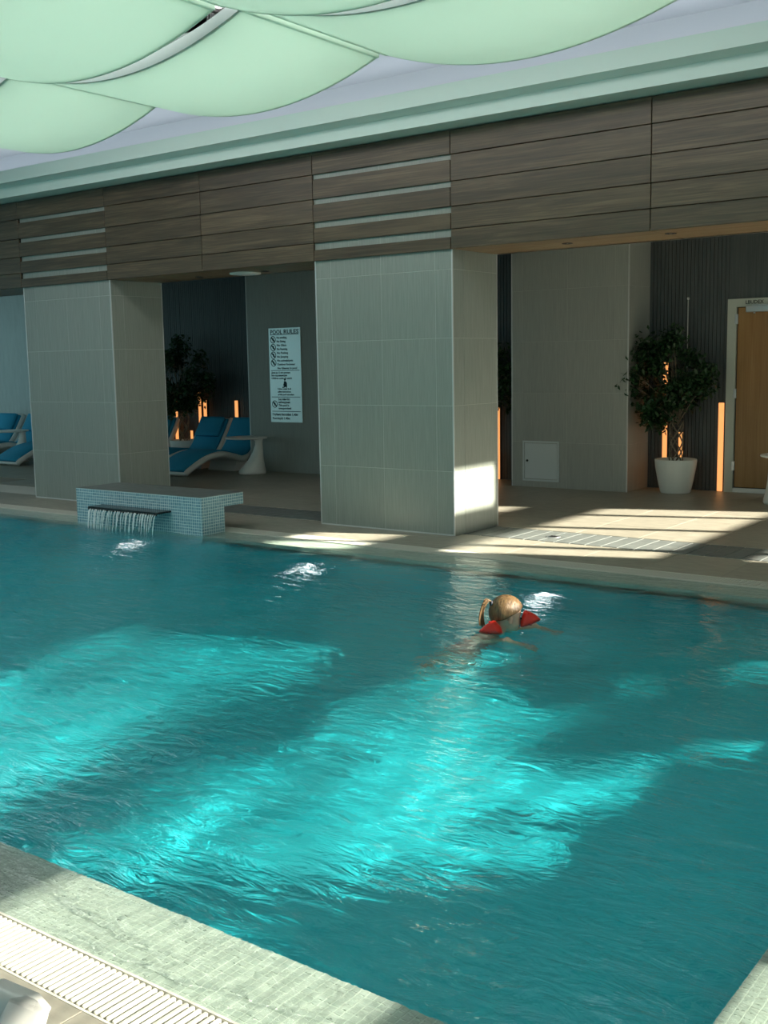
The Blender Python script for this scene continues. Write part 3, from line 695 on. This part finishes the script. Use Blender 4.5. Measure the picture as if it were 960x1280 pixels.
for loc, rz, lab in (((-12.56, 10.80, 0), 0, 'white wave lounger with blue cushion in the middle of the niche below the ficus'),
                     ((-13.72, 10.78, 0), 0, 'blue cushioned wave lounger mostly hidden by the left column'),
                     ((-15.68, 10.72, 0), 0, 'far left blue lounger with its foot end beside the left column'),
                     ((-16.80, 10.62, 0), 0, 'far left blue lounger just beyond the white side table, second from the column'),
                     ((-17.62, 10.60, 0), 0, 'blue lounger at the extreme left edge of the view'),
                     ((-2.175, -0.625, 0), -PI / 4, 'white lounger corner with blue cushion at the bottom left by the grate')):
    place_lounger(copy_tree(first), loc, rz, lab)
def make_table():
    t = empty('side_table'); n = 28
    prof = [(0.19, 0.0, 0.0), (0.20, 0.0, 0.02), (0.195, 0.003, 0.05), (0.16, 0.03, 0.11), (0.115, 0.075, 0.20), (0.075, 0.12, 0.32), (0.055, 0.142, 0.42), (0.055, 0.142, 0.48), (0.075, 0.125, 0.505)]
    MB().rings([[(c_ + r * math.cos(2 * PI * i / n), r * math.sin(2 * PI * i / n), z) for i in range(n)] for r, c_, z in prof]).build('pedestal', 'white_plastic', t)
    MB().lathe([(0.28, 0.503), (0.305, 0.508), (0.31, 0.518), (0.305, 0.528), (0.28, 0.531)], (-0.105, 0, 0), 36).build('table_top', 'white_plastic', t)
    return t
tb = make_table(); tb.location = (-11.02, 11.62, 0); tag(tb, 'white tulip side table in front of the dark pilaster under the rules board', 'table', 'white tulip side tables')
for loc, rz, lab in (((-16.26, 11.35, 0), 0.3, 'white tulip side table between the far left loungers'), ((-3.53, 11.80, 0), 2.6, 'white side table just peeking in at the right edge near the door')):
    o = copy_tree(tb); o.location = loc; o.rotation_euler = (0, 0, rz); o['label'] = lab

# ------------------------------------------------------------------ ficus trees in white pots
def ficus(loc, seed, lab, crown=0.76, height=1.93, skew=(-0.10, 0.0), pot_h=0.39, stretch=1.0, nleaf=4200):
    rnd = random.Random(seed)
    t = empty('potted_ficus', loc); tag(t, lab, 'plant', 'ficus trees in white pots')
    MB().lathe([(0.165, 0.0), (0.175, 0.015), (0.205, 0.15), (0.232, 0.30), (0.240, pot_h - 0.015), (0.237, pot_h), (0.222, pot_h), (0.215, pot_h - 0.05)], n=36, cap=False).build('pot', 'pot_white', t)
    MB().lathe([(0.001, pot_h - 0.04), (0.218, pot_h - 0.045)], n=24, cap=False).build('soil', 'soil', t)
    tz = 0.80
    tr = MB()
    for k in range(6):
        s = 1 if k % 2 else -1; ph = 2 * PI * (k // 2) / 3
        tr.tube([(0.075 * math.cos(ph + s * q * 0.35), 0.075 * math.sin(ph + s * q * 0.35), pot_h - 0.05 + (tz - pot_h + 0.08) * q / 12) for q in range(13)], 0.0085, 6)
    tr.build('braided_trunk', 'bark', t)
    cz = (height + tz - 0.1) / 2; rzv = (height - tz + 0.12) / 2
    clumps = []
    for i in range(46):
        th = rnd.uniform(0, 2 * PI); cphi = rnd.uniform(-1, 1); rr = rnd.uniform(0.45, 0.86)
        sp = math.sqrt(1 - cphi * cphi)
        w = 1.0 - 0.25 * max(0, cphi)
        p = Vector((skew[0] + crown * stretch * rr * sp * math.cos(th) * w, skew[1] + 0.30 * rr * sp * math.sin(th) * w, cz + rzv * rr * cphi))
        clumps.append((p, rnd.uniform(0.10, 0.19)))
    br = MB()
    for p, r in clumps:
        a = Vector((0.03 * math.cos(p.x * 30), 0.03 * math.sin(p.x * 30), tz)); mid = (a + p) / 2 + Vector((0, 0, 0.06))
        br.tube([a, mid, p], [0.010, 0.006, 0.003], 5)
    br.build('branches', 'bark', t)
    lf = MB()
    for i in range(nleaf):
        p, r = rnd.choice(clumps)
        d_ = Vector((rnd.gauss(0, 1), rnd.gauss(0, 0.8), rnd.gauss(0, 1))).normalized() * r * rnd.uniform(0.2, 1.15)
        c_ = p + d_; c_.y = min(c_.y, YF - loc[1] - 0.13)
        ax = Vector((rnd.gauss(0, 1), rnd.gauss(0, 1), rnd.gauss(-0.7, 0.6))).normalized(); sd = ax.cross(Vector((rnd.gauss(0, .4), rnd.gauss(0, .4), 1))).normalized()
        nn = ax.cross(sd); l = rnd.uniform(0.05, 0.09); w = l * 0.27
        lf.add([c_, c_ + ax * l * 0.45 + sd * w + nn * 0.006, c_ + ax * l, c_ + ax * l * 0.45 - sd * w + nn * 0.006, c_ + ax * l * 0.5 - nn * 0.004], [(0, 1, 4), (1, 2, 4), (2, 3, 4), (3, 0, 4)], True)
    o = lf.build('foliage', 'leaf', t); o['kind'] = 'stuff'
ficus((-4.90, 12.26, 0), 3, 'bushy ficus in a white pot between the tiled pilaster and the door', skew=(-0.13, -0.03), stretch=1.02)
ficus((-7.62, 12.26, 0), 5, 'ficus glimpsed in the dark gap right of the middle column', skew=(0.02, -0.05), stretch=1.05, nleaf=2600)
ficus((-13.13, 12.30, 0), 9, 'dark ficus standing behind loungers beside the left column', skew=(-0.02, -0.08), height=2.05, stretch=1.1)
# thin white cord with a bead hanging behind the right ficus
t = empty('hanging_cord', (-4.86, 12.45, 1.35)); tag(t, 'thin white cord with a bright bead above the right ficus', 'cord')
MB().tube([(0, 0, 0), (0, 0, 0.865)], 0.004, 6).build('cord', 'white_plastic', t)
MB().ellipsoid((0, 0, 0.875), 0.014, 0.014, 0.018, nu=12, nv=8).build('bead', 'white_plastic', t)
# floor drain
t = empty('floor_drain', (-4.56, 8.62, 0.0006)); tag(t, 'small round metal drain in the dark tile strip', 'drain')
MB().lathe([(0.065, 0.0), (0.065, 0.004), (0.055, 0.005)], n=24).build('ring', 'steel', t)
for i in range(5): MB().box(-0.035, 0.035, -0.032 + i * 0.015, -0.026 + i * 0.015, 0.005, 0.0065).build('slot', 'black', t)

# ------------------------------------------------------------------ waterfall fountain
fx0, fx1, fy0 = -9.20, -7.39, 7.095
t = empty('waterfall_fountain', (fx0, fy0, 0)); tag(t, 'blue mosaic block fountain with dark waterfall spout at the pool edge', 'fountain')
W = fx1 - fx0
MB().box(0, W, 0, 0.295, -0.5, 0.236).box(0, W, 0, 0.555, 0.236, 0.347).build('mosaic_body', 'fountain_mosaic', t)
MB().box(0.002, W - 0.002, 0.002, 0.553, 0.347, 0.350).build('top_slab', 'slate_tile', t)
sp = MB().box(0.40, 1.40, -0.18, 0.01, 0.186, 0.204).build('spout', 'spout_metal', t, bevel=0.003)
MB().box(0.40, 1.40, -0.18, -0.176, 0.172, 0.19).build('spout_lip', 'black', sp)
fwm = MB(); rnd = random.Random(2)
for i in range(34):
    x = fx0 + 0.42 + 0.96 * (i + rnd.uniform(-.4, .4)) / 33; n = 9; pts = []; rs = []; bx = rnd.uniform(-.012, .012)
    z1 = 0.0 if rnd.random() < 0.75 else rnd.uniform(0.02, 0.08)
    for k in range(n):
        u = k / (n - 1); z = 0.188 + (z1 - 0.188) * u - 0.008
        pts.append((x + bx * u, fy0 - 0.178 - 0.045 * math.sqrt(u), z)); rs.append(0.0058 * (1 - 0.35 * u) * rnd.uniform(0.55, 1.5))
    fwm.tube(pts, rs, 6)
o = fwm.build('falling_water', 'falling_water'); tag(o, 'thin curtain of water falling from the dark spout', 'water', kind='stuff')

# ------------------------------------------------------------------ child swimming with red armbands
F = Vector((math.cos(YAW), math.sin(YAW), 0)); F = Matrix.Rotation(math.radians(12), 3, 'Z') @ F   # facing
RT = Vector((F.y, -F.x, 0)); UP = Vector((0, 0, 1))
HC = Vector((-3.185, 5.45, 0.092))
Rm = Matrix((F, -RT, UP)).transposed()      # local x forward, y to the child's left, z up
Rt = Rm @ Matrix.Rotation(math.radians(10), 3, 'Y')    # head dipped forward
person = empty('person', (HC.x, HC.y, 0)); tag(person, 'small child with a blond ponytail swimming in red armbands', 'person')
base = Vector((HC.x, HC.y, 0))
def hp(x, y, z): return HC + Rt @ Vector((x, y, z)) - base       # head space
def bp(x, y, z): return Rm @ Vector((x, y, z))                    # body space from the head's foot point
def remeshed(mb, name, voxel, material, parent, smooth_it=4):
    me = mb.mesh(name); tmp = bpy.data.objects.new(name, me); COL.objects.link(tmp)
    r = tmp.modifiers.new('r', 'REMESH'); r.mode = 'VOXEL'; r.voxel_size = voxel; r.use_smooth_shade = True
    s = tmp.modifiers.new('s', 'SMOOTH'); s.factor = 0.5; s.iterations = smooth_it
    dg = bpy.context.evaluated_depsgraph_get(); out = bpy.data.meshes.new_from_object(tmp.evaluated_get(dg)); bpy.data.objects.remove(tmp)
    out.materials.clear(); return link(name, out, material, parent)
B = MB()
B.ellipsoid(hp(-0.005, 0, 0.012), 0.088, 0.070, 0.086, Rt)              # skull
B.ellipsoid(hp(0.030, 0, -0.040), 0.056, 0.052, 0.060, Rt)              # face
for s in (-1, 1): B.ellipsoid(hp(0.045, s * 0.026, -0.045), 0.034, 0.026, 0.028, Rt)   # cheeks
B.ellipsoid(hp(0.058, 0, -0.085), 0.026, 0.026, 0.018, Rt)              # chin
B.tube([hp(0.076, 0, -0.012), hp(0.094, 0, -0.038), hp(0.086, 0, -0.048)], [0.006, 0.010, 0.009], 8)   # nose
for s in (-1, 1):                                                       # ears
    B.ellipsoid(hp(0.004, s * 0.073, -0.026), 0.016, 0.012, 0.023, Rt, 12, 8)
B.tube([hp(-0.03, 0, -0.05), bp(-0.06, 0, -0.05), bp(-0.09, 0, -0.09)], [0.040, 0.040, 0.050], 12)      # neck
B.ellipsoid(bp(-0.13, 0, -0.13), 0.085, 0.105, 0.075, Rm); B.ellipsoid(bp(-0.20, 0, -0.23), 0.080, 0.085, 0.09, Rm); B.ellipsoid(bp(-0.26, 0, -0.33), 0.080, 0.090, 0.08, Rm)
ARM = {}
for s, sh, el, wr in ((1, (-0.06, 0.085, -0.085), (0.19, 0.045, -0.005), (0.27, -0.02, -0.075)), (-1, (-0.10, -0.095, -0.085), (-0.065, -0.20, -0.015), (0.03, -0.27, -0.09))):
    sh, el, wr = bp(*sh), bp(*el), bp(*wr); ARM[s] = (sh, el, wr)
    B.tube([sh, (sh + el) / 2, el, (el + wr) / 2, wr], [0.036, 0.030, 0.026, 0.023, 0.018], 10)
    d_ = (wr - el).normalized(); side = d_.cross(UP).normalized(); palm = wr + d_ * 0.022
    B.ellipsoid(palm, 0.026, 0.026, 0.012, nu=12, nv=8)
    for k, l_ in zip((-1.5, -0.5, 0.5, 1.5), (0.030, 0.036, 0.038, 0.033)):
        q = palm + side * k * 0.0115 + d_ * 0.015
        B.tube([q, q + d_ * l_ * 0.55, q + d_ * l_ - UP * 0.008], [0.006, 0.0058, 0.005], 6)
    q = palm + side * s * 0.018; B.tube([q, q + side * s * 0.016 + d_ * 0.012, q + side * s * 0.02 + d_ * 0.028], [0.008, 0.007, 0.006], 6)
for s, kn, an in ((1, (-0.34, 0.085, -0.53), (-0.50, 0.08, -0.66)), (-1, (-0.24, -0.085, -0.53), (-0.46, -0.09, -0.62))):
    hi, kn, an = bp(-0.28, s * 0.05, -0.36), bp(*kn), bp(*an)
    B.tube([hi, (hi + kn) / 2, kn, (kn + an) / 2, an], [0.058, 0.050, 0.038, 0.034, 0.023], 12)
    d_ = (an - kn).normalized(); B.ellipsoid(an + d_ * 0.045, 0.055, 0.026, 0.02, Rm)
body = remeshed(B, 'body', 0.005, 'skin', person)
for s in (-1, 1):
    MB().ellipsoid(hp(0.082, s * 0.028, -0.012), 0.007, 0.009, 0.007, Rt, 10, 8).build('eye', 'iris', person)
MB().ellipsoid(hp(0.084, 0, -0.066), 0.006, 0.018, 0.006, Rt, 12, 6).build('mouth', 'lips', person)
SU = MB(); SU.ellipsoid(bp(-0.13, 0, -0.155), 0.088, 0.100, 0.065, Rm); SU.ellipsoid(bp(-0.20, 0, -0.23), 0.084, 0.089, 0.094, Rm); SU.ellipsoid(bp(-0.26, 0, -0.33), 0.084, 0.094, 0.082, Rm)
remeshed(SU, 'swimsuit', 0.008, 'swimsuit', person)
# hair: a cap drawn back to a high ponytail
def hair_cap():
    mb = MB(); rings = []; nu, nv = 48, 26
    for j in range(nv + 1):
        row = []
        for i in range(nu):
            ph = 2 * PI * i / nu; c_ = math.cos(ph)          # c_=1 is the face
            lim = 1.66 + 0.58 * max(0, -c_) ** 0.7 - 0.62 * max(0, c_)      # how far down the hairline runs
            th = lim * j / nv
            groove = 1 + 0.010 * math.sin(ph * 17 + 3 * th) + 0.006 * math.sin(ph * 41)
            x = 0.096 * math.sin(th) * c_; y = 0.0785 * math.sin(th) * math.sin(ph); z = 0.094 * math.cos(th)
            row.append(tuple(hp(-0.007 + x * groove, y * groove, 0.012 + z * groove)))
        rings.append(row)
    mb.rings(rings, False); return mb
hc = hair_cap()
hair = hc.build('hair', 'hair', person)
sd = hair.modifiers.new('thickness', 'SOLIDIFY'); sd.thickness = 0.007; sd.offset = -1
pt = MB(); rnd = random.Random(4)
root = Vector((-0.098, 0, 0.045))
for k in range(16):
    dx, dy, dz = rnd.gauss(0, .006), rnd.gauss(0, .008), rnd.gauss(0, .006)
    path = [root + Vector((0.02, dy * .4, 0)), root + Vector((-0.02, dy * .5, 0.022)), root + Vector((-0.045 + dx, dy, 0.012 + dz)), root + Vector((-0.058 + dx, dy * 1.2, -0.035 + dz)), root + Vector((-0.056 + dx * 1.5, dy * 1.5, -0.085 + dz)), root + Vector((-0.045 + dx * 2, dy * 1.6, -0.125 + dz * 2))]
    pp = catmull([hp(*p) for p in path], 4)
    pt.tube(pp, [0.0055 * (1 - 0.6 * (q / (len(pp) - 1)) ** 2) for q in range(len(pp))], 6)
pt.build('ponytail', 'hair', person)
ti = MB(); rr = [(math.cos(2 * PI * i / 16), math.sin(2 * PI * i / 16)) for i in range(16)]
ti.rings([[tuple(hp(root.x + q, root.y + r * a, root.z + 0.008 + r * b_)) for a, b_ in rr] for q, r in ((-0.002, 0.013), (-0.004, 0.017), (-0.012, 0.017), (-0.014, 0.013))], False)
ti.build('hair_tie', 'hair_tie', person)
# inflatable armbands: puffed, three-cornered sleeves
def armband(c_, ax, size, corners, depth):
    """c_: centre; ax: arm axis; corners: directions (degrees, seen along the arm) and reach of the three points"""
    ax = ax.normalized(); a = (UP - ax * UP.dot(ax)).normalized(); b_ = a.cross(ax)      # a up, b_ to the right as seen from the axis tip
    P = [Vector((rr * math.cos(math.radians(d_)), rr * math.sin(math.radians(d_)))) * size for d_, rr in corners]
    outline = []
    for i in range(3):
        p0, p1, p2 = P[i - 1], P[i], P[(i + 1) % 3]
        e0, e1 = p1 + (p0 - p1) * 0.22, p1 + (p2 - p1) * 0.22
        for k in range(6): t_ = k / 5; outline.append((1 - t_) ** 2 * e0 + 2 * t_ * (1 - t_) * p1 + t_ * t_ * e1)
        for k in range(1, 5):
            t_ = k / 5; q = e1 + (p2 + (p1 - p2) * 0.22 - e1) * t_; outline.append(q * (1 + 0.10 * math.sin(PI * t_)))
    rings = []
    for u, sc_ in ((-1.0, 0.35), (-0.97, 0.62), (-0.8, 0.84), (-0.4, 0.97), (0, 1.0), (0.4, 0.97), (0.8, 0.84), (0.97, 0.62), (1.0, 0.35)):
        rings.append([tuple(c_ + ax * u * depth + (b_ * q.x + a * q.y) * sc_) for q in outline])
    o = MB().rings(rings, True).build('armband', 'band_red', person)
    mb = MB()
    mb.tube([tuple(c_ + ax * (depth * 0.93) + (b_ * (0.012 + 0.017 * math.cos(g_)) + a * (-0.012 + 0.017 * math.sin(g_)))) for g_ in [2 * PI * k / 20 for k in range(17)]], 0.0022, 6)
    mb.build('printed_swirl', 'band_print', o)
    VT = (c_ - ax * 0.0 + a * size * 0.55 + ax * depth * 0.8); MB().tube([VT, VT + ax * 0.012], [0.006, 0.005], 8).build('valve', 'band_red', o)
    return o
TC = Vector((CAM.x - HC.x, CAM.y - HC.y, 0)).normalized(); IR = Vector((-TC.y, TC.x, 0))      # towards the viewer; to the viewer's right
armband(IR * 0.128 - TC * 0.02 + UP * 0.052, TC + UP * 0.25, 0.072, ((112, 1.02), (2, 1.12), (222, 1.05)), 0.05)
armband(-IR * 0.092 + TC * 0.11 + UP * 0.026, TC + UP * 0.35 - IR * 0.2, 0.072, ((72, 0.92), (-16, 1.16), (198, 1.16)), 0.05)

# ------------------------------------------------------------------ outer walls; right-hand openings shaped to cast the sun patches
wr_ = MB(); X0, X1 = XR, XR + 0.22
def wy(c_): return c_ + 0.35 * XR
KS = math.tan(SUN_EL) / 0.944
def zw(xe): return KS * (XR - xe)
HEAD = 0.68 + KS * (XR + 5.335); CAPZ = 4.36
MID = (0.225 + KS * (XR + 5.335), HEAD)
# (c0, c1, [openings as (z0, z1)])
UP_ = [(zw(-3.40), zw(-5.18)), MID]
LOW = (zw(-1.47), zw(-2.93))
bays = [(-1.0, 0.6, [(0.55, zw(-1.0)), LOW] + UP_),
        (0.85, 3.08, [(0.55, zw(-1.0)), LOW] + UP_),
        (3.28, 3.46, [(zw(-1.75), zw(-2.85))] + UP_),
        (3.88, 4.25, [(zw(-1.32), zw(-2.93))] + UP_),
        (4.25, 4.40, [(zw(-1.75), zw(-2.93))] + UP_),
        (4.40, 5.05, [(zw(-1.33), zw(-2.93))] + UP_),
        (5.05, 5.30, [(zw(-1.10), zw(-1.55)), (zw(-1.80), zw(-2.93))] + UP_),
        (5.30, 5.90, [(zw(-1.80), zw(-2.93))] + UP_),
        (5.90, 6.28, [(zw(-2.10), zw(-2.93))] + UP_),
        (6.28, 6.50, [(zw(-1.70), zw(-2.02)), (zw(-2.30), zw(-2.93))] + UP_),
        (6.50, 6.75, [(zw(-1.30), zw(-1.70)), (zw(-2.45), zw(-2.93))] + UP_),
        (6.75, 7.3, [(zw(-2.45), zw(-2.93))] + UP_),
        (9.25, 12.37, [(0.55, zw(-2.93))] + UP_)]
last = -3.2
for a_, b_, op in bays:
    if wy(a_) > last + 0.001: wr_.box(X0, X1, last, wy(a_), 0, CAPZ)
    z = 0.0
    for (z0, z1) in op: wr_.box(X0, X1, wy(a_), wy(b_), z, z0); z = z1
    wr_.box(X0, X1, wy(a_), wy(b_), z, CAPZ); last = wy(b_)
wr_.box(X0, X1, last, 14.3, 0, CAPZ)
tag(wr_.build('wall_right', 'plain_plaster'), 'unseen window wall at right, openings shaped to cast the sun patches', kind='structure')
mm = MB()
for c_ in (9.66, 10.86, 11.80): mm.box(X0 + 0.06, X0 + 0.14, wy(c_) - 0.045, wy(c_) + 0.045, 0.55, HEAD)
tag(mm.build('window_1', 'dark_frame'), 'dark window mullions in the right wall', kind='structure')
for nm, c0, c1, th, lab in (('dimming_slats_1', 0.80, 3.13, 0.013, 'nearest right hand window'), ('dimming_slats_2', 3.2, 7.35, 0.009, 'middle right hand window')):
    bl = MB(); z = 0.56
    while z < HEAD: bl.box(X0 + 0.02, X0 + 0.035, wy(c0), wy(c1), z, z + th); z += 0.036  # slats added out of view to weaken the sun
    tag(bl.build(nm, 'frame_paint'), 'fine slats added to dim the sun through the ' + lab, kind='structure')
wf = MB().box(XL, XR, -3.4, -3.2, 0, 0.5).box(XL, XR, -3.4, -3.2, 3.5, 3.9)
for i in range(9): wf.box(XL + i * 2.72, XL + i * 2.72 + 0.35, -3.4, -3.2, 0.5, 3.5)
tag(wf.build('wall_front', 'plain_plaster'), 'window wall behind the viewer', kind='structure')
tag(MB().box(XL - 0.2, XL, -3.4, -2.0, 0, 4.3).box(XL - .2, XL, 12.0, 14.3, 0, 4.3).box(XL - .2, XL, -2.0, 12.0, 0, .25).box(XL - .2, XL, -2.0, 12.0, 3.5, 4.3).build('wall_left', 'plain_plaster'), 'far left end wall with a long window', kind='structure')
tag(MB().box(-1.5, -1.4, YF, 14.3, 0, 4.36).box(-1.5, XR, 14.2, 14.4, 0, 4.36).build('wall_corner', 'plain_plaster'), 'set back wall at the window end', kind='structure')
portal(((XL + XR) / 2, -3.15, 2.0), (PI / 2, 0, 0), 22, 3.0)
portal((XR - 0.02, 6.0, 2.2), (0, PI / 2, 0), 3.4, 14.0)
portal((XL + 0.05, 5.0, 1.88), (0, -PI / 2, 0), 3.2, 14.0)
